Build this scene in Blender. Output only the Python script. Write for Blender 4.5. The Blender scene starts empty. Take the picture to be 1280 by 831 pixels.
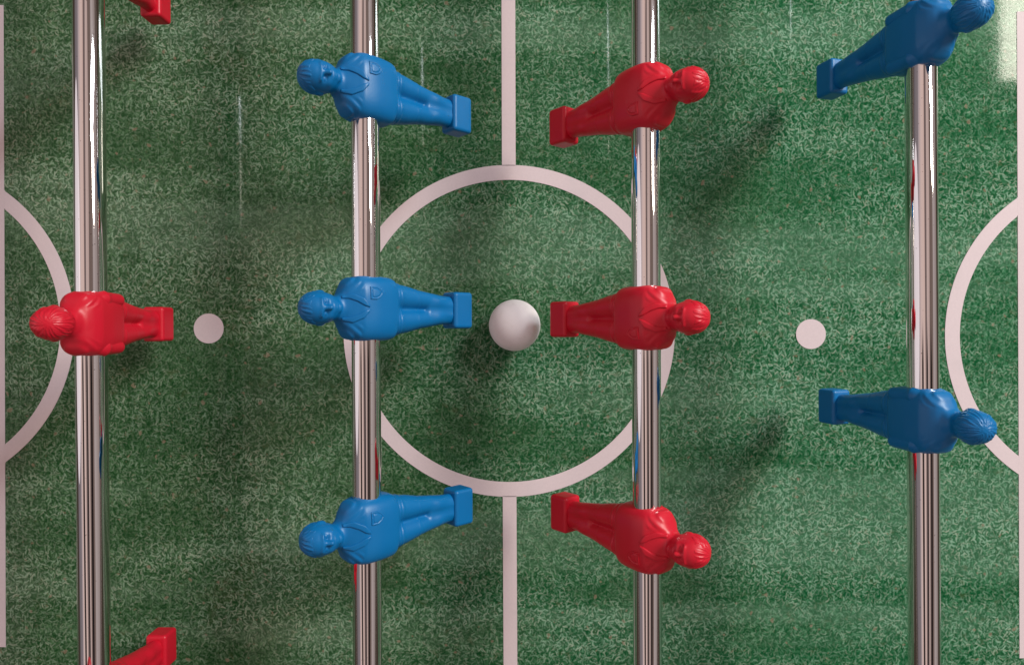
import bpy, math, random
import numpy as np
from mathutils import Matrix, Vector

scene = bpy.context.scene
COL = scene.collection
R = math.radians
MM = 0.001

# ------------------------------------------------------------------ camera
F_PX, W_PX = 814.0, 1280.0          # focal length in photo pixels
CX, CY = 640.0, 409.0               # principal point of the photograph
CAM_Z = 0.440                       # camera height above the pitch
ROD_Z = 0.090                       # rod axis height above the pitch
cam_data = bpy.data.cameras.new("camera")
cam_data.sensor_width = 36.0
cam_data.lens = 36.0 * F_PX / W_PX
cam_data.shift_y = (CY - 415.5) / W_PX
cam_data.clip_start, cam_data.clip_end = 0.01, 100.0
cam = bpy.data.objects.new("camera", cam_data)
cam.location = (0, 0, CAM_Z)
COL.objects.link(cam)
scene.camera = cam

def spot(px, py, z=0.0):
    """photo pixel -> real position on the level z (metres)"""
    k = (CAM_Z - z) / F_PX
    return (px - CX) * k, (CY - py) * k

# ------------------------------------------------------------------ view
scene.view_settings.view_transform = 'Standard'
scene.view_settings.look = 'None'
scene.view_settings.exposure = 0.12
scene.view_settings.gamma = 1.0
scene.render.film_transparent = False
scene.cycles.max_bounces = 8
scene.cycles.use_denoising = True

# ------------------------------------------------------------------ node helper
class NT:
    def __init__(self, tree):
        self.t = tree
        self.n = tree.nodes
        self.l = tree.links
    def node(self, kind, **kw):
        nd = self.n.new(kind)
        for k, v in kw.items():
            setattr(nd, k, v)
        return nd
    def put(self, sock, v):
        if hasattr(v, 'is_output') or isinstance(v, bpy.types.NodeSocket):
            self.l.new(v, sock)
        else:
            sock.default_value = v
    def math(self, op, a, b=0.0, c=0.0, clamp=False):
        nd = self.node('ShaderNodeMath', operation=op, use_clamp=clamp)
        self.put(nd.inputs[0], a); self.put(nd.inputs[1], b); self.put(nd.inputs[2], c)
        return nd.outputs[0]
    def vmath(self, op, a, b=(0, 0, 0), scale=None):
        nd = self.node('ShaderNodeVectorMath', operation=op)
        self.put(nd.inputs[0], a); self.put(nd.inputs[1], b)
        if scale is not None:
            self.put(nd.inputs['Scale'], scale)
        return nd.outputs[0]
    def smooth(self, x, lo, hi):
        """0 below lo, 1 above hi (lo may be above hi)"""
        nd = self.node('ShaderNodeMapRange', interpolation_type='SMOOTHSTEP')
        if lo <= hi:
            nd.inputs[1].default_value, nd.inputs[2].default_value = lo, hi
            nd.inputs[3].default_value, nd.inputs[4].default_value = 0, 1
        else:
            nd.inputs[1].default_value, nd.inputs[2].default_value = hi, lo
            nd.inputs[3].default_value, nd.inputs[4].default_value = 1, 0
        self.put(nd.inputs[0], x)
        return nd.outputs[0]
    def mix(self, fac, a, b):
        nd = self.node('ShaderNodeMix', data_type='RGBA')
        self.put(nd.inputs[0], fac); self.put(nd.inputs[6], a); self.put(nd.inputs[7], b)
        return nd.outputs[2]
    def noise(self, vec, scale, detail=2.0, rough=0.5, distortion=0.0, dims='3D'):
        nd = self.node('ShaderNodeTexNoise', noise_dimensions=dims)
        self.put(nd.inputs['Vector'], vec)
        nd.inputs['Scale'].default_value = scale
        nd.inputs['Detail'].default_value = detail
        nd.inputs['Roughness'].default_value = rough
        nd.inputs['Distortion'].default_value = distortion
        return nd
    def sep(self, v):
        nd = self.node('ShaderNodeSeparateXYZ')
        self.put(nd.inputs[0], v)
        return nd.outputs
    def comb(self, x, y, z=0.0):
        nd = self.node('ShaderNodeCombineXYZ')
        self.put(nd.inputs[0], x); self.put(nd.inputs[1], y); self.put(nd.inputs[2], z)
        return nd.outputs[0]
    def ramp(self, fac, stops):
        nd = self.node('ShaderNodeValToRGB')
        e = nd.color_ramp.elements
        while len(e) < len(stops):
            e.new(0.5)
        for el, (p, c) in zip(e, stops):
            el.position = p
            el.color = (*c, 1)
        self.put(nd.inputs[0], fac)
        return nd.outputs[0]

# ------------------------------------------------------------------ world: a dim warm room, its bands made up for the rods to reflect
world = bpy.data.worlds.new("World")
scene.world = world
world.use_nodes = True
w = NT(world.node_tree)
w.n.clear()
tc = w.node('ShaderNodeTexCoord')
dx, dy, dz = w.sep(tc.outputs['Generated'])
ang = w.math('MULTIPLY', w.math('ARCTAN2', dx, dz), 180 / math.pi)         # degrees to the left or right of overhead
low = w.smooth(dy, 0.03, -0.10)
spread = w.math('MINIMUM', w.math('MAXIMUM', w.math('MULTIPLY', w.math('ADD', dy, 0.05), -22.0), 0.0), 7.5)
refl_band = 0.0
for c, hwid in ((-31.0, 6.0), (1.0, 4.5), (29.0, 6.0)):     # made-up dark bands that draw the lines in the chrome
    dd = w.math('ABSOLUTE', w.math('SUBTRACT', ang, c + 1.0))
    one = w.smooth(w.math('ABSOLUTE', w.math('SUBTRACT', dd, w.math('MULTIPLY', spread, 0.15))), hwid, hwid - 0.8)
    refl_band = w.math('MAXIMUM', refl_band, one)
refl_band = w.math('MULTIPLY', refl_band, low)
tone_wobble = w.noise(w.comb(w.math('MULTIPLY', ang, 0.03), w.math('MULTIPLY', dy, 0.25), 3.1), 1.6, 2.0, 0.6)
t0 = w.math('ADD', w.math('MULTIPLY', ang, 1 / 180.0), w.math('MULTIPLY_ADD', tone_wobble.outputs[0], 0.20, 0.40))
tone = w.ramp(t0, [(0.00, (0.16, 0.15, 0.175)), (0.17, (0.22, 0.20, 0.225)), (0.20, (0.44, 0.39, 0.42)), (0.30, (0.68, 0.55, 0.53)), (0.435, (0.66, 0.52, 0.49)),
                   (0.45, (0.17, 0.13, 0.13)), (0.50, (0.20, 0.16, 0.16)), (0.51, (0.58, 0.475, 0.46)), (0.60, (0.50, 0.40, 0.385)), (0.61, (0.17, 0.13, 0.12)),
                   (0.76, (0.19, 0.15, 0.14)), (0.78, (0.46, 0.42, 0.43)), (1.0, (0.22, 0.18, 0.17))])  # invented light and dark steps, shaped for contrast in the chrome
tone = w.mix(w.math('MULTIPLY', refl_band, 0.95), tone, (0.010, 0.008, 0.009, 1))
horizon = w.smooth(dz, 0.22, 0.02)
tone = w.mix(horizon, tone, (0.055, 0.045, 0.035, 1))  # dark rim added so the rod edges reflect dark
tone = w.vmath('MULTIPLY', tone, (0.97, 0.91, 0.86))
bg = w.node('ShaderNodeBackground')
w.put(bg.inputs[0], tone)
bg.inputs[1].default_value = 1.0
wo = w.node('ShaderNodeOutputWorld')
w.l.new(bg.outputs[0], wo.inputs[0])

# ------------------------------------------------------------------ lamps
def area(name, loc, target, size, power, colour, size_y=None, shape='DISK'):
    ld = bpy.data.lights.new(name, 'AREA')
    ld.shape = shape
    ld.size = size
    if size_y:
        ld.size_y = size_y
    ld.energy = power
    ld.color = colour
    o = bpy.data.objects.new(name, ld)
    o.location = loc
    o.rotation_euler = (Vector(target) - Vector(loc)).to_track_quat('-Z', 'Y').to_euler()
    COL.objects.link(o)
    return o

# one big skylight up to the right; its lower left corner mirrors in the laminate at the top right of the picture
SKY_H = 1.6
ks = (CAM_Z + SKY_H) / F_PX
sx0, sx1, sy0, sy1 = (1250 - CX) * ks, (1520 - CX) * ks, (CY - 100) * ks, (CY + 130) * ks
sky_lamp = area("skylight_lamp", ((sx0 + sx1) / 2, (sy0 + sy1) / 2, SKY_H), ((sx0 + sx1) / 2, (sy0 + sy1) / 2, 0), sx1 - sx0,
                math.pi * (sx1 - sx0) * (sy1 - sy0) * 42.0, (1.0, 0.94, 0.80), sy1 - sy0, 'RECTANGLE')
sky_lamp.rotation_euler = (0, 0, 0)
area("window_lamp", ((1375 - CX) * ks, (CY + 265) * ks, SKY_H), (0, 0, 0.05), 0.46, 54.0, (0.88, 0.97, 1.0), 1.35, 'ELLIPSE')
area("left_fill_lamp", (-2.3, 0.2, 0.9), (0, 0, 0.05), 2.0, 6.0, (1.0, 0.91, 0.93))  # added fill from the left, evens the sides and softens shadows
# ------------------------------------------------------------------ materials
def principled(name, base=(0.5, 0.5, 0.5), rough=0.4, metal=0.0, spec=0.5):
    m = bpy.data.materials.new(name)
    m.use_nodes = True
    t = NT(m.node_tree)
    b = m.node_tree.nodes['Principled BSDF']
    b.inputs['Base Color'].default_value = (*base, 1)
    b.inputs['Roughness'].default_value = rough
    b.inputs['Metallic'].default_value = metal
    b.inputs['Specular IOR Level'].default_value = spec
    return m, t, b

def bump(t, b, height, strength, dist):
    nd = t.node('ShaderNodeBump')
    nd.inputs['Strength'].default_value = strength
    nd.inputs['Distance'].default_value = dist
    t.put(nd.inputs['Height'], height)
    t.l.new(nd.outputs[0], b.inputs['Normal'])

def plastic(name, base, worn):
    m, t, b = principled(name, base, 0.36, 0.0, 0.38)
    co = t.node('ShaderNodeTexCoord').outputs['Object']
    n1 = t.noise(co, 60.0, 4.0, 0.6)
    n2 = t.noise(co, 900.0, 3.0, 0.6)
    t.put(b.inputs['Base Color'], t.mix(t.math('MULTIPLY', t.smooth(n1.outputs[0], 0.45, 0.75), 0.35), (*base, 1), (*worn, 1)))
    t.put(b.inputs['Roughness'], t.math('MULTIPLY_ADD', n1.outputs[0], 0.22, 0.27))
    bump(t, b, n2.outputs[0], 0.15, 0.0002)
    b.inputs['Subsurface Weight'].default_value = 0.0
    return m

BLUE = plastic("blue_plastic", (0.0004, 0.140, 0.385), (0.001, 0.160, 0.42))
RED = plastic("red_plastic", (0.58, 0.008, 0.026), (0.64, 0.013, 0.036))

def make_ball_mat():
    m, t, b = principled("white_ball_plastic", (0.80, 0.74, 0.755), 0.5, 0.0, 0.5)
    co = t.node('ShaderNodeTexCoord').outputs['Object']
    n = t.noise(co, 180.0, 5.0, 0.65)
    t.put(b.inputs['Base Color'], t.mix(t.smooth(n.outputs[0], 0.52, 0.8), (0.95, 0.875, 0.90, 1), (0.88, 0.80, 0.81, 1)))
    n2 = t.noise(co, 700.0, 3.0, 0.6)
    bump(t, b, n2.outputs[0], 0.12, 0.0002)
    return m
BALL = make_ball_mat()

def make_chrome():
    m, t, b = principled("polished_steel", (0.80, 0.765, 0.765), 0.07, 1.0, 0.5)
    co = t.node('ShaderNodeTexCoord').outputs['Object']
    st = t.vmath('MULTIPLY', co, (1.0, 0.02, 1.0))
    n = t.noise(st, 1400.0, 3.0, 0.6)                       # drawn lines along the tube
    rg = t.vmath('MULTIPLY', co, (0.05, 1.0, 0.05))
    n2 = t.noise(rg, 900.0, 4.0, 0.7)                       # fine rings of wear
    n3 = t.noise(co, 260.0, 5.0, 0.7)
    t.put(b.inputs['Roughness'], t.math('MULTIPLY_ADD', n3.outputs[0], 0.06, 0.01))
    h = t.math('ADD', t.math('MULTIPLY', n.outputs[0], 0.12), t.math('MULTIPLY', n2.outputs[0], 0.6))
    bump(t, b, h, 0.04, 0.00003)
    specks = t.noise(co, 700.0, 2.0, 0.5)
    t.put(b.inputs['Base Color'], t.mix(t.smooth(specks.outputs[0], 0.70, 0.76), (0.80, 0.765, 0.765, 1), (0.45, 0.42, 0.41, 1)))
    return m
CHROME = make_chrome()

def make_pitch_mat():
    m, t, b = principled("printed_grass_laminate", (0.1, 0.2, 0.1), 0.07, 0.0, 0.15)
    co = t.node('ShaderNodeTexCoord').outputs['Object']
    x, y, _ = t.sep(co)
    p2 = t.comb(x, y, 0.0)
    # broad tone of the printed turf: greyer olive at the left, cleaner green at the right, faint mown bands
    broad = t.noise(t.vmath('MULTIPLY', p2, (1.0, 2.6, 1.0)), 7.0, 3.0, 0.55)
    blot = t.noise(p2, 16.0, 3.0, 0.55)
    fine = t.noise(p2, 330.0, 2.0, 0.6)
    lr = t.smooth(t.math('ADD', x, t.math('MULTIPLY', t.math('SUBTRACT', broad.outputs[0], 0.5), 0.5)), -0.25, 0.25)
    dark = t.mix(lr, (0.013, 0.056, 0.016, 1), (0.004, 0.072, 0.022, 1))
    mid = t.mix(lr, (0.074, 0.160, 0.072, 1), (0.046, 0.178, 0.084, 1))
    light = t.mix(lr, (0.255, 0.370, 0.255, 1), (0.240, 0.405, 0.290, 1))
    col = t.mix(t.smooth(fine.outputs[0], 0.34, 0.62), dark, mid)
    rng = random.Random(5)
    kinds = ['d', 'm', 'l', 'd', 'm', 'l', 'd', 'l', 'd', 'l']
    for i, k in enumerate(kinds):
        cellsize = 0.0032 + 0.0012 * rng.random()
        off = (rng.random() * 3, rng.random() * 3, 0)
        pp = t.vmath('ADD', p2, off)
        pp = t.node('ShaderNodeVectorRotate', rotation_type='Z_AXIS').outputs[0] if False else pp
        vo = t.node('ShaderNodeTexVoronoi', voronoi_dimensions='2D', feature='F1')
        t.put(vo.inputs['Vector'], pp)
        vo.inputs['Scale'].default_value = 1.0 / cellsize
        vo.inputs['Randomness'].default_value = 0.85
        cr, cg, cb = t.sep(vo.outputs['Color'])
        loc = t.vmath('SUBTRACT', pp, vo.outputs['Position'])
        ro = t.node('ShaderNodeVectorRotate', rotation_type='Z_AXIS')
        t.put(ro.inputs['Vector'], loc)
        t.put(ro.inputs['Angle'], t.math('MULTIPLY', cr, 6.283))
        lx, ly, _z = t.sep(ro.outputs[0])
        curve = t.math('MULTIPLY', t.math('SUBTRACT', cg, 0.5), 300.0)
        ly = t.math('ADD', ly, t.math('MULTIPLY', curve, t.math('MULTIPLY', lx, lx)))
        hw = 0.00042 if k != 'd' else 0.00052
        a = t.smooth(t.math('ABSOLUTE', ly), hw * 1.7, hw * 0.35)
        e = t.smooth(t.math('ABSOLUTE', lx), 0.0022, 0.0012)
        amt = t.math('MULTIPLY_ADD', cb, 0.80, 0.12)
        fac = t.math('MULTIPLY', t.math('MULTIPLY', a, e), amt)
        # mown / faded zones carry more or fewer pale blades
        if k == 'l':
            fac = t.math('MULTIPLY', fac, t.math('MULTIPLY_ADD', t.smooth(broad.outputs[0], 0.34, 0.64), 0.70, 0.34))
            c = t.mix(t.math('MULTIPLY', t.smooth(cg, 0.45, 0.95), 0.6), light, (0.36, 0.37, 0.28, 1))
        elif k == 'm':
            c = mid
        else:
            c = dark
        col = t.mix(fac, col, c)
    clump = t.noise(p2, 95.0, 2.0, 0.55)
    col = t.mix(t.math('MULTIPLY', t.smooth(clump.outputs[0], 0.52, 0.34), 0.45), col, dark)      # darker tufts in the print
    col = t.mix(t.math('MULTIPLY', t.smooth(t.noise(p2, 120.0, 2.0, 0.6).outputs[0], 0.60, 0.74), 0.28), col, (0.13, 0.12, 0.06, 1))
    band = t.noise(t.comb(t.math('MULTIPLY', x, 1.6), t.math('MULTIPLY', y, 24.0), 0.7), 1.0, 2.0, 0.55)
    col = t.mix(t.math('MULTIPLY', t.smooth(band.outputs[0], 0.56, 0.40), 0.30), col, dark)       # mown stripes in the print
    col = t.mix(t.math('MULTIPLY', t.smooth(band.outputs[0], 0.50, 0.66), 0.14), col, light)
    # few faded brownish fibres
    pk = t.noise(p2, 190.0, 1.0, 0.5)
    col = t.mix(t.math('MULTIPLY', t.smooth(pk.outputs[0], 0.68, 0.76), 0.5), col, (0.30, 0.19, 0.14, 1))
    t.put(b.inputs['Base Color'], col)
    rg = t.noise(p2, 620.0, 3.0, 0.7)
    t.put(b.inputs['Roughness'], t.math('MULTIPLY_ADD', t.smooth(rg.outputs[0], 0.40, 0.60), 0.07, 0.018))
    peel = t.noise(p2, 520.0, 3.0, 0.6)
    bump(t, b, peel.outputs[0], 0.03, 0.0002)
    return m
PITCH = make_pitch_mat()

def make_line_mat():
    m, t, b = principled("printed_white_line", (0.78, 0.68, 0.70), 0.45, 0.0, 0.06)
    co = t.node('ShaderNodeTexCoord').outputs['Object']
    n = t.noise(co, 700.0, 3.0, 0.7)
    n2 = t.noise(co, 35.0, 3.0, 0.6)
    c = t.mix(n.outputs[0], (0.63, 0.525, 0.555, 1), (0.73, 0.61, 0.635, 1))
    c = t.mix(t.math('MULTIPLY', t.smooth(n2.outputs[0], 0.5, 0.75), 0.25), c, (0.55, 0.485, 0.50, 1))
    t.put(b.inputs['Base Color'], c)
    peel = t.noise(co, 520.0, 3.0, 0.6)
    bump(t, b, peel.outputs[0], 0.10, 0.0003)
    return m
LINE = make_line_mat()
BOARD = principled("board_edge", (0.30, 0.22, 0.14), 0.6)[0]

# ------------------------------------------------------------------ object helpers
def mesh_object(name, verts, faces, mats, parent=None, smooth=True):
    me = bpy.data.meshes.new(name)
    me.from_pydata([tuple(map(float, q)) for q in verts], [], [tuple(map(int, f)) for f in faces])
    me.update()
    if smooth:
        me.polygons.foreach_set('use_smooth', [True] * len(me.polygons))
    for m in (mats if isinstance(mats, (list, tuple)) else [mats]):
        me.materials.append(m)
    o = bpy.data.objects.new(name, me)
    COL.objects.link(o)
    if parent:
        o.parent = parent
    return o

def tag(o, label=None, category=None, group=None, kind=None):
    for k, val in (('label', label), ('category', category), ('group', group), ('kind', kind)):
        if val:
            o[k] = val
    return o

# ------------------------------------------------------------------ the pitch and its printed markings
def box_verts(x0, x1, y0, y1, z0, z1):
    vs = [(x, y, z) for z in (z0, z1) for y in (y0, y1) for x in (x0, x1)]
    fs = [(0, 2, 3, 1), (4, 5, 7, 6), (0, 1, 5, 4), (1, 3, 7, 5), (3, 2, 6, 7), (2, 0, 4, 6)]
    return vs, fs

vs, fs = box_verts(-0.60, 0.60, -0.345, 0.345, -0.012, 0.0)
pitch = mesh_object('pitch', vs, fs, [PITCH, BOARD], smooth=False)
for i, pl in enumerate(pitch.data.polygons):
    pl.material_index = 0 if i == 1 else 1
tag(pitch, 'green printed grass pitch of a football table with pale lines', 'pitch', kind='structure')

LT = 0.00025      # the print stands a quarter of a millimetre proud
def ring(name, cx, cy, r0, r1, a0=0.0, a1=360.0, n=160, z=LT, trim=None):
    full = abs(a1 - a0) >= 359.9
    m = n if full else n + 1
    vv, ff = [], []
    for i in range(m):
        a = R(a0 + (a1 - a0) * i / n)
        for r, zz in ((r0, 0.00002), (r0, z), (r1, z), (r1, 0.00002)):
            px_, py_ = cx + r * math.cos(a), cy + r * math.sin(a)
            vv.append((trim(px_, py_) if trim else px_, py_, zz))
    for i in range(n):
        j = (i + 1) % m
        for q in range(3):
            ff.append((4 * i + q, 4 * i + q + 1, 4 * j + q + 1, 4 * j + q))
    # outward facing
    return mesh_object(name, vv, [f[::-1] for f in ff], LINE, pitch, smooth=False)

def disc(name, cx, cy, r, n=64, z=LT):
    vv = [(cx + r * math.cos(2 * math.pi * i / n), cy + r * math.sin(2 * math.pi * i / n), zz) for zz in (0.00002, z) for i in range(n)]
    ff = [tuple(range(n, 2 * n))] + [(i, (i + 1) % n, n + (i + 1) % n, n + i) for i in range(n)]
    return mesh_object(name, vv, ff, LINE, pitch, smooth=False)

def strip(name, quads, z=LT):
    vv, ff = [], []
    for q in quads:
        n0 = len(vv)
        for zz in (0.00002, z):
            vv += [(x, y, zz) for x, y in q]
        ff += [(n0 + 4, n0 + 5, n0 + 6, n0 + 7)] + [(n0 + i, n0 + (i + 1) % 4, n0 + 4 + (i + 1) % 4, n0 + 4 + i) for i in range(4)]
    return mesh_object(name, vv, ff, LINE, pitch, smooth=False)

K0 = CAM_Z / F_PX
ccx, ccy = spot(636.5, 413.5)
ring('centre_circle', ccx, ccy, 188.5 * K0, 207.0 * K0)
def line_piece(px_t, py_t, px_b, py_b, half):
    (x0, y0), (x1, y1) = spot(px_t, py_t), spot(px_b, py_b)
    h = half * K0
    return [(x0 - h, y0), (x1 - h, y1), (x1 + h, y1), (x0 + h, y0)]
# the centre line runs from each edge of the pitch to the circle
top_y, bot_y = CY - 0.3448 / K0, CY + 0.3448 / K0
strip('centre_line', [line_piece(634.9, top_y, 636.0, 413.5 - 206.2, 8.6), line_piece(637.0, 413.5 + 206.2, 639.2, bot_y, 8.6)])
sx, sy = spot(261, 410.5); disc('penalty_spot', sx, sy, 18.6 * K0)
sx, sy = spot(1013.5, 417.5); disc('penalty_spot', sx, sy, 18.6 * K0)
# left box: its front line and the two lines that run out of the picture
def quad_px(x0, y0, x1, y1):
    (a, b_), (c, d_) = spot(x0, y0), spot(x1, y1)
    return [(a, d_), (c, d_), (c, b_), (a, b_)]
def slanted(x0t, x1t, yt, x0b, x1b, yb):
    return [spot(x0b, yb), spot(x1b, yb), spot(x1t, yt), spot(x0t, yt)]
strip('penalty_box_line', [slanted(-13, 4.6, 7, -11, 7.4, 808), quad_px(-440, 7, -13.6, 25), quad_px(-440, 790, -11.6, 808)])
strip('penalty_box_line', [slanted(1270.8, 1289, 15, 1274.2, 1292, 822), quad_px(1289.6, 15, 1740, 33), quad_px(1292.6, 804, 1740, 822)])
ax, ay = spot(-114.5, 408.5)
ring('penalty_arc', ax, ay, 190 * K0, 208.0 * K0, -58, 58, 120, trim=lambda x, y: max(x, spot(4.6 + 2.8 * (CY - y / K0) / 815.0 + 0.05, 0)[0]))
ax, ay = spot(1389.5, 419.5)
ring('penalty_arc', ax, ay, 190 * K0, 208.5 * K0, 180 - 58, 180 + 58, 120, trim=lambda x, y: min(x, spot(1270.8 + 3.4 * (CY - y / K0 - 15) / 807.0 - 0.05, 0)[0]))

# ------------------------------------------------------------------ moulded figure from distance fields (millimetres)
def surface_nets(fn, lo, hi, h):
    lo, hi = np.array(lo, float), np.array(hi, float)
    n = np.ceil((hi - lo) / h).astype(int) + 1
    ax_ = [lo[i] + h * np.arange(n[i]) for i in range(3)]
    X, Y, Z = np.meshgrid(*ax_, indexing='ij')
    D = fn(X, Y, Z).astype(np.float64)
    S = D < 0
    nx, ny, nz = n - 1
    corner = [(i, j, k) for i in (0, 1) for j in (0, 1) for k in (0, 1)]
    cnt = sum(S[i:i + nx, j:j + ny, k:k + nz].astype(np.int8) for i, j, k in corner)
    act = np.argwhere((cnt > 0) & (cnt < 8))
    idx = -np.ones((nx, ny, nz), dtype=np.int64)
    idx[act[:, 0], act[:, 1], act[:, 2]] = np.arange(len(act))
    acc = np.zeros((len(act), 3)); num = np.zeros(len(act))
    for a in corner:
        for axis in range(3):
            if a[axis]:
                continue
            bcor = list(a); bcor[axis] = 1
            pa, pb = act + np.array(a), act + np.array(bcor)
            da, db = D[pa[:, 0], pa[:, 1], pa[:, 2]], D[pb[:, 0], pb[:, 1], pb[:, 2]]
            cr = (da < 0) != (db < 0)
            tt = np.where(cr, da / np.where(cr, da - db, 1.0), 0.0)
            pt = np.array(a, float)[None, :].repeat(len(act), 0)
            pt[:, axis] = tt
            acc[cr] += pt[cr]; num[cr] += 1
    verts = lo + h * (act + acc / num[:, None])
    faces = []
    for axis in range(3):
        b1, b2 = (axis + 1) % 3, (axis + 2) % 3
        sl0 = [slice(None)] * 3; sl1 = [slice(None)] * 3
        sl0[axis] = slice(0, -1); sl1[axis] = slice(1, None)
        A, B = S[tuple(sl0)], S[tuple(sl1)]
        e = np.argwhere(A != B)
        ok = (e[:, b1] > 0) & (e[:, b2] > 0) & (e[:, b1] < n[b1] - 1) & (e[:, b2] < n[b2] - 1)
        e = e[ok]
        flip = A[e[:, 0], e[:, 1], e[:, 2]]
        q = []
        for s1, s2 in ((1, 1), (0, 1), (0, 0), (1, 0)):
            c = e.copy(); c[:, b1] -= s1; c[:, b2] -= s2
            q.append(idx[c[:, 0], c[:, 1], c[:, 2]])
        q = np.stack(q, 1)
        q[~flip] = q[~flip][:, ::-1]
        faces.append(q)
    faces = np.concatenate(faces)
    return verts, faces

def smin(a, b, k):
    hh = np.clip(0.5 + 0.5 * (b - a) / k, 0, 1)
    return b + (a - b) * hh - k * hh * (1 - hh)
def smax(a, b, k):
    return -smin(-a, -b, k)
def ell(X, Y, Z, c, r):
    q = np.sqrt(((X - c[0]) / r[0]) ** 2 + ((Y - c[1]) / r[1]) ** 2 + ((Z - c[2]) / r[2]) ** 2)
    return (q - 1.0) * min(r)
def cap(X, Y, Z, a, b, ra, rb):
    a, b = np.array(a, float), np.array(b, float)
    ab = b - a
    tt = np.clip(((X - a[0]) * ab[0] + (Y - a[1]) * ab[1] + (Z - a[2]) * ab[2]) / ab.dot(ab), 0, 1)
    return np.sqrt((X - a[0] - tt * ab[0]) ** 2 + (Y - a[1] - tt * ab[1]) ** 2 + (Z - a[2] - tt * ab[2]) ** 2) - (ra + (rb - ra) * tt)
def rbox(X, Y, Z, c, hs, r):
    qx, qy, qz = np.abs(X - c[0]) - hs[0] + r, np.abs(Y - c[1]) - hs[1] + r, np.abs(Z - c[2]) - hs[2] + r
    return np.sqrt(np.maximum(qx, 0) ** 2 + np.maximum(qy, 0) ** 2 + np.maximum(qz, 0) ** 2) + np.minimum(np.maximum(qx, np.maximum(qy, qz)), 0) - r
def interp(Z, pts):
    """smooth curve through (z, value) points, ascending z (natural cubic)"""
    z, val = np.array([p[0] for p in pts], float), np.array([p[1] for p in pts], float)
    n = len(z); hh = np.diff(z); sl = np.diff(val) / hh
    mm = np.zeros(n)
    mm[1:-1] = np.where(sl[:-1] * sl[1:] > 0, 2 * sl[:-1] * sl[1:] / (sl[:-1] + sl[1:] + 1e-12), 0)
    mm[0], mm[-1] = sl[0], sl[-1]
    zc = np.clip(Z, z[0], z[-1])
    i = np.clip(np.searchsorted(z, zc, side='right') - 1, 0, n - 2)
    tt = (zc - z[i]) / hh[i]
    return ((2 * tt ** 3 - 3 * tt ** 2 + 1) * val[i] + (tt ** 3 - 2 * tt ** 2 + tt) * hh[i] * mm[i]
            + (-2 * tt ** 3 + 3 * tt ** 2) * val[i + 1] + (tt ** 3 - tt ** 2) * hh[i] * mm[i + 1])
def poly2d(Y, Z, pts):
    pts = np.array(pts, float); n = len(pts)
    dd = np.full(Y.shape, 1e9); inside = np.zeros(Y.shape, bool)
    for i in range(n):
        a, b = pts[i], pts[(i + 1) % n]
        e = b - a
        wy, wz = Y - a[0], Z - a[1]
        tt = np.clip((wy * e[0] + wz * e[1]) / e.dot(e), 0, 1)
        dd = np.minimum(dd, (wy - e[0] * tt) ** 2 + (wz - e[1] * tt) ** 2)
        cond = (a[1] > Z) != (b[1] > Z)
        inside ^= cond & (Y < (b[0] - a[0]) * (Z - a[1]) / (b[1] - a[1] + 1e-12) + a[0])
    dd = np.sqrt(dd)
    return np.where(inside, -dd, dd)

W_T = [(-15.0, 15.4), (-13.6, 16.2), (-11, 17.0), (-4, 17.5), (3, 17.6), (9, 16.6), (12, 15.5), (14.2, 13.4), (16.2, 10.2), (18.2, 6.6), (20, 4.6)]
DF_T = [(-15.0, 9.3), (-13.6, 10.2), (-8, 11.6), (0, 12.4), (6, 12.0), (11, 9.8), (14.5, 7.6), (17, 5.6), (20, 4.4)]
DB_T = [(-15.0, 8.8), (-13.6, 9.4), (-8, 10.4), (0, 11.2), (6, 11.2), (11, 9.8), (14.5, 7.8), (17, 5.6), (20, 4.4)]

def up(Z):
    """the part above the chest is drawn a little taller than it stands"""
    return np.where(Z > 6, 6 + (Z - 6) * 1.08, Z)

def torso(X, Y, Z):
    wd, df, db = interp(Z, W_T), interp(Z, DF_T), interp(Z, DB_T)
    dep = np.where(X > 0, df, db)
    e = 3.5
    g = (np.abs(Y / wd) ** e + np.abs(X / dep) ** e) ** (1 / e)
    t_ = (g - 1) * np.minimum(wd, dep) * 0.95
    t_ = smax(t_, -Z - 14.6, 1.2)          # shirt hem
    return smax(t_, Z - 19.0, 1.0)

def head(X, Y, Z):
    hd = ell(X, Y, Z, (0.2, 0, 30.2), (9.4, 8.3, 9.6))
    hd = smin(hd, ell(X, Y, Z, (2.1, 0, 25.2), (7.0, 6.8, 7.0)), 3.0)
    return hd

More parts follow.
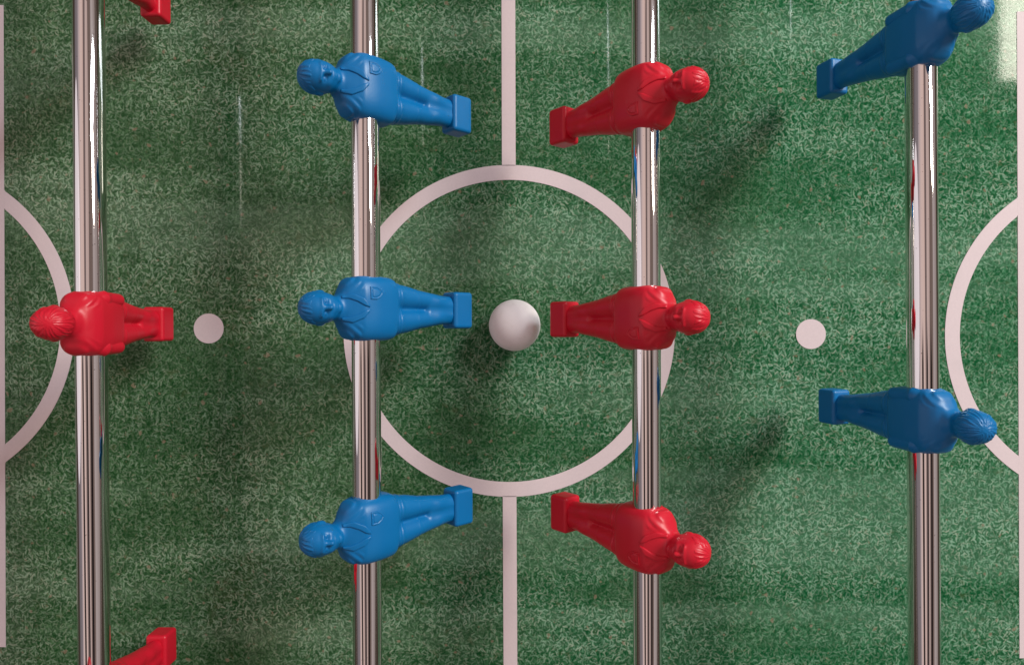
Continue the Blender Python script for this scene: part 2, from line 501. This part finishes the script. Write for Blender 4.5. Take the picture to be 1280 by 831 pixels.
def body(X, Y, Z):
    Z = up(Z)
    tr = torso(X, Y, Z)
    # seams of the sleeves on the shoulders
    sh = np.clip((np.abs(Y) - 7.5) / 2, 0, 1) * np.clip((Z - 7.5) / 1.5, 0, 1)
    tr = tr + 0.2 * sh * np.cos((np.abs(Y) * 0.75 + Z * 0.66) * 2 * math.pi / 3.0)
    # shorts and legs
    lg = None
    ycen, ry, rx = interp(Z, [(-58, 4.1), (-50, 4.2), (-36, 5.4), (-13, 7.2)]), interp(Z, [(-58, 4.0), (-52, 4.2), (-44, 4.8), (-40, 5.0), (-33, 5.5), (-24, 6.9), (-13, 7.7)]), interp(Z, [(-58, 4.2), (-52, 4.5), (-45, 5.6), (-40, 5.3), (-33, 6.2), (-24, 7.2), (-13, 8.6)])
    xc = interp(Z, [(-58, -0.6), (-40, -0.2), (-13, 0.0)])
    for s in (-1, 1):
        q = np.sqrt(((Y - s * ycen) / ry) ** 2 + ((X - xc) / rx) ** 2)
        one = (q - 1) * np.minimum(ry, rx)
        lg = one if lg is None else smin(lg, one, 2.6)
    web = rbox(X, Y, Z, (-0.3, 0, -50), (4.3, 4.2, 12), 1.8)
    lg = smin(lg, web, 2.0)
    seat = ell(X, Y, Z, (0, 0, -12), (8.3, 12.6, 6.5))
    lg = smin(lg, seat, 2.0)
    lg = lg - 0.45 * np.exp(-((Z + 18.2) / 0.75) ** 2) - 0.32 * np.exp(-((Z + 16.2) / 0.6) ** 2)
    lg = lg - 0.13 * np.exp(-((Z + 30.5) / 0.6) ** 2)       # hem of the shorts
    lg = smax(lg, -Z - 59.0, 0.8)
    lg = smax(lg, Z + 8.0, 0.8)
    out = smin(tr, lg, 0.7)
    # neck, head, face
    out = smin(out, cap(X, Y, Z, (0, 0, 13), (0.6, 0, 25), 6.6, 5.3), 3.0)
    hd = head(X, Y, Z)
    hd = smin(hd, ell(X, Y, Z, (8.6, 0, 31.6), (1.3, 4.8, 0.9)), 1.0)
    for s in (-1, 1):
        hd = smax(hd, -ell(X, Y, Z, (9.7, s * 3.2, 29.4), (2.0, 1.9, 1.5)), 0.8)
        hd = smin(hd, ell(X, Y, Z, (7.7, s * 3.1, 29.4), (1.2, 1.3, 0.9)), 0.3)
        hd = smin(hd, ell(X, Y, Z, (0.2, s * 8.2, 28.6), (1.9, 1.0, 2.7)), 0.6)
        hd = smin(hd, ell(X, Y, Z, (6.6, s * 3.6, 26.4), (1.8, 1.8, 1.6)), 1.2)
    hd = smin(hd, cap(X, Y, Z, (9.0, 0, 30.8), (10.6, 0, 27.4), 0.7, 1.25), 0.8)
    hd = smin(hd, ell(X, Y, Z, (8.6, 0, 24.4), (1.3, 2.6, 0.75)), 0.5)
    hd = smin(hd, ell(X, Y, Z, (8.4, 0, 23.0), (1.3, 2.2, 0.75)), 0.4)
    hd = smin(hd, ell(X, Y, Z, (7.2, 0, 20.7), (1.8, 2.4, 1.6)), 1.2)
    return smin(out, hd, 1.6)

def hair(X, Y, Z):
    Z = up(Z)
    hd = ell(X, Y, Z, (0.1, 0, 30.25), (9.55, 8.45, 9.72))
    # strands sweep from a parting at the crown
    ang = np.arctan2(Y, X + 3.5)
    rad = np.sqrt(Y ** 2 + (X + 3.5) ** 2)
    strand = np.sin(17 * ang + 0.8 * rad + 1.6 * np.sin(4 * ang + 0.35 * Z) + 1.1 * np.sin(7 * ang - 0.5 * Z))
    strand2 = np.sin(27 * ang - 0.6 * rad + 1.3 * np.sin(5 * ang + 0.6 * Z))
    fade = np.clip(rad / 3.0, 0.15, 1)
    hd = hd - fade * (0.15 * strand + 0.10 * strand2)
    line = 30.6 + 0.80 * X + 0.6 * np.sin(7 * ang) + 0.3 * np.sin(17 * ang) - 0.02 * Y ** 2
    cut = (line - Z) * 0.8
    return smax(hd, cut, 1.2)

def arm(s):
    def f(X, Y, Z):
        Z = up(Z)
        a = cap(X, Y, Z, (-3.6, s * 11.7, 9.2), (-6.6, s * 13.0, 1.0), 4.3, 4.2)
        b = cap(X, Y, Z, (-6.6, s * 13.0, 1.0), (-6.8, s * 12.9, -11.3), 4.2, 3.7)
        o = smin(a, b, 1.0)
        return o - 0.22 * np.exp(-((Z - 1.0) / 0.6) ** 2)
    return f

def foot(X, Y, Z):
    b = rbox(X, Y, Z, (-0.6, 0, -62.5), (6.6, 10.8, 6.9), 2.0)
    return b

def collar(X, Y, Z):
    Z = up(Z)
    A = np.abs(Y)
    m_ = poly2d(A, Z, [(0.35, 4.6), (1.9, 4.9), (5.2, 8.0), (7.6, 13.2), (6.4, 18.2), (5.0, 18.2), (4.9, 14.8), (3.4, 11.0), (1.3, 7.6)])
    sh = torso(X, Y, Z)
    sh = smin(sh, cap(X, Y, Z, (0, 0, 13), (0.6, 0, 25), 6.6, 5.3), 3.0) - 0.75
    o = smax(sh, m_, 0.5)
    return np.maximum(o, -X + 1.0)

def badge(X, Y, Z):
    m_ = poly2d(Y, Z, [(4.6, 4.4), (11.4, 4.4), (11.4, 0.6), (10.2, -1.6), (8.0, -3.4), (5.8, -1.6), (4.6, 0.6)])
    o = smax(torso(X, Y, Z) - 0.55, m_, 0.35)
    rim = np.abs(m_ + 1.0) - 0.3
    o = smax(o, -smax(rim, -(torso(X, Y, Z) - 0.2), 0.1), 0.15)
    return np.maximum(o, -X + 3.0)

def mesh_data(name, fn, lo, hi, h):
    vv, ff = surface_nets(fn, lo, hi, h)
    me = bpy.data.meshes.new(name)
    me.vertices.add(len(vv)); me.vertices.foreach_set('co', (vv * MM).astype(np.float32).ravel())
    me.loops.add(ff.size); me.loops.foreach_set('vertex_index', ff.astype(np.int32).ravel())
    me.polygons.add(len(ff)); me.polygons.foreach_set('loop_start', (np.arange(len(ff)) * 4).astype(np.int32))
    me.polygons.foreach_set('loop_total', np.full(len(ff), 4, np.int32))
    me.polygons.foreach_set('use_smooth', np.ones(len(ff), bool))
    me.update(calc_edges=True)
    me.validate()
    return me

FIG = {
    'player_figure': mesh_data('player_figure', body, (-14, -19, -60.5), (14, 19, 42.5), 0.5),
    'hair': mesh_data('hair', hair, (-12, -11, 16.5), (12, 11, 43), 0.33),
    'arm_a': mesh_data('arm', arm(1), (-13, 6, -17), (3, 19, 16), 0.5),
    'arm_b': mesh_data('arm', arm(-1), (-13, -19, -17), (3, -6, 16), 0.5),
    'foot_block': mesh_data('foot_block', foot, (-9, -13, -70), (8, 13, -52), 0.45),
    'collar': mesh_data('collar', collar, (0, -10, 2), (16, 10, 20), 0.33),
    'badge': mesh_data('badge', badge, (2, 2, -6), (15, 14, 7), 0.3),
}
TEAM = {}
for team, mat in (('blue', BLUE), ('red', RED)):
    TEAM[team] = {}
    for k, me in FIG.items():
        mc = me.copy(); mc.name = me.name
        mc.materials.append(mat)
        TEAM[team][k] = mc

PROTO = {}
def player(team, rod, y, rot):
    """the first player of a team is built, later ones are copies of it and of each of its parts"""
    if team not in PROTO:
        o = bpy.data.objects.new('player_figure', TEAM[team]['player_figure'])
        COL.objects.link(o)
        for k in ('hair', 'arm_a', 'arm_b', 'foot_block', 'collar', 'badge'):
            c = bpy.data.objects.new(k.split('_')[0] if k.startswith('arm') else k, TEAM[team][k])
            COL.objects.link(c); c.parent = o
        PROTO[team] = o
    else:
        src = PROTO[team]
        o = src.copy(); COL.objects.link(o)
        for ch in list(src.children):
            c = ch.copy(); COL.objects.link(c); c.parent = o
    o.parent = rod
    o.location = (0, y, 0)
    m_ = Matrix.Rotation(R(rot), 4, 'Y')
    if team == 'red':
        m_ = m_ @ Matrix.Rotation(math.pi, 4, 'Z')
    o.rotation_euler = m_.to_euler()
    return o

# ------------------------------------------------------------------ the four player rods
def tube_mesh(name, r, half, mat, parent, n=64):
    vv, ff = [], []
    prof = [(-half, r - 0.0006), (-half + 0.0006, r), (half - 0.0006, r), (half, r - 0.0006)]
    for yy, rr in prof:
        for i in range(n):
            a = 2 * math.pi * i / n
            vv.append((rr * math.cos(a), yy, rr * math.sin(a)))
    for q in range(3):
        for i in range(n):
            j = (i + 1) % n
            ff.append((q * n + i, q * n + n + i, q * n + n + j, q * n + j))
    ff += [tuple(range(n)), tuple(range(3 * n, 4 * n))[::-1]]
    return mesh_object(name, vv, ff, mat, parent)

def player_rod(px_top, px_bot, team, figures, label):
    (xt, yt), (xb, yb) = spot(px_top, 0, ROD_Z), spot(px_bot, 831, ROD_Z)
    f = (yt - 0.0) / (yt - yb)
    root = bpy.data.objects.new('player_rod', None)
    root.empty_display_size = 0.02
    COL.objects.link(root)
    root.location = (xt + (xb - xt) * f, 0, ROD_Z)
    root.rotation_euler = (0, 0, -math.atan2(xt - xb, yt - yb))
    tag(root, label, 'player rod', 'player rods across the pitch')
    tube_mesh('steel_tube', 0.00765, 0.42, CHROME, root)
    for py, rot in figures:
        player(team, root, (CY - py) * (CAM_Z - ROD_Z) / F_PX, rot)
    return root

player_rod(110.5, 118.0, 'red', [(-67, -1.5), (404.5, -1.5), (881, -1.5)],
           'chrome rod of red players hanging upright, backs showing, beside a penalty spot')
player_rod(456.0, 459.5, 'blue', [(113.5, -47.2), (386, -47.2), (659, -47.2)],
           'chrome rod of three blue players tilted face up, feet towards the white ball')
player_rod(806.3, 809.2, 'red', [(125, 40.4), (397.5, 40.4), (671, 40.4)],
           'chrome rod of three red players tilted face up, feet towards the white ball')
player_rod(1150.3, 1155.5, 'blue', [(46.5, 16.5), (524, 16.5)],
           'chrome rod of two dark blue players hanging upright, backs showing, nearest the bright glare patch')

# ------------------------------------------------------------------ the ball
def sphere(name, r, mat, nu=64, nv=40):
    vv, ff = [(0, 0, r)], []
    for j in range(1, nv):
        th = math.pi * j / nv
        for i in range(nu):
            ph = 2 * math.pi * i / nu
            vv.append((r * math.sin(th) * math.cos(ph), r * math.sin(th) * math.sin(ph), r * math.cos(th)))
    vv.append((0, 0, -r))
    for i in range(nu):
        ff.append((0, 1 + i, 1 + (i + 1) % nu))
        ff.append((len(vv) - 1, 1 + (nv - 2) * nu + (i + 1) % nu, 1 + (nv - 2) * nu + i))
    for j in range(nv - 2):
        for i in range(nu):
            a, b_ = 1 + j * nu + i, 1 + j * nu + (i + 1) % nu
            ff.append((a, a + nu, b_ + nu, b_))
    return mesh_object(name, vv, ff, mat)

ball = sphere('ball', 0.0167, BALL)
bx, by = spot(643.3, 406.5, 0.0167)
ball.location = (bx, by, 0.0167)
ball.rotation_euler = (0.4, 0.7, 0.2)
tag(ball, 'small white plastic ball resting on the pitch between blue and red feet', 'ball')
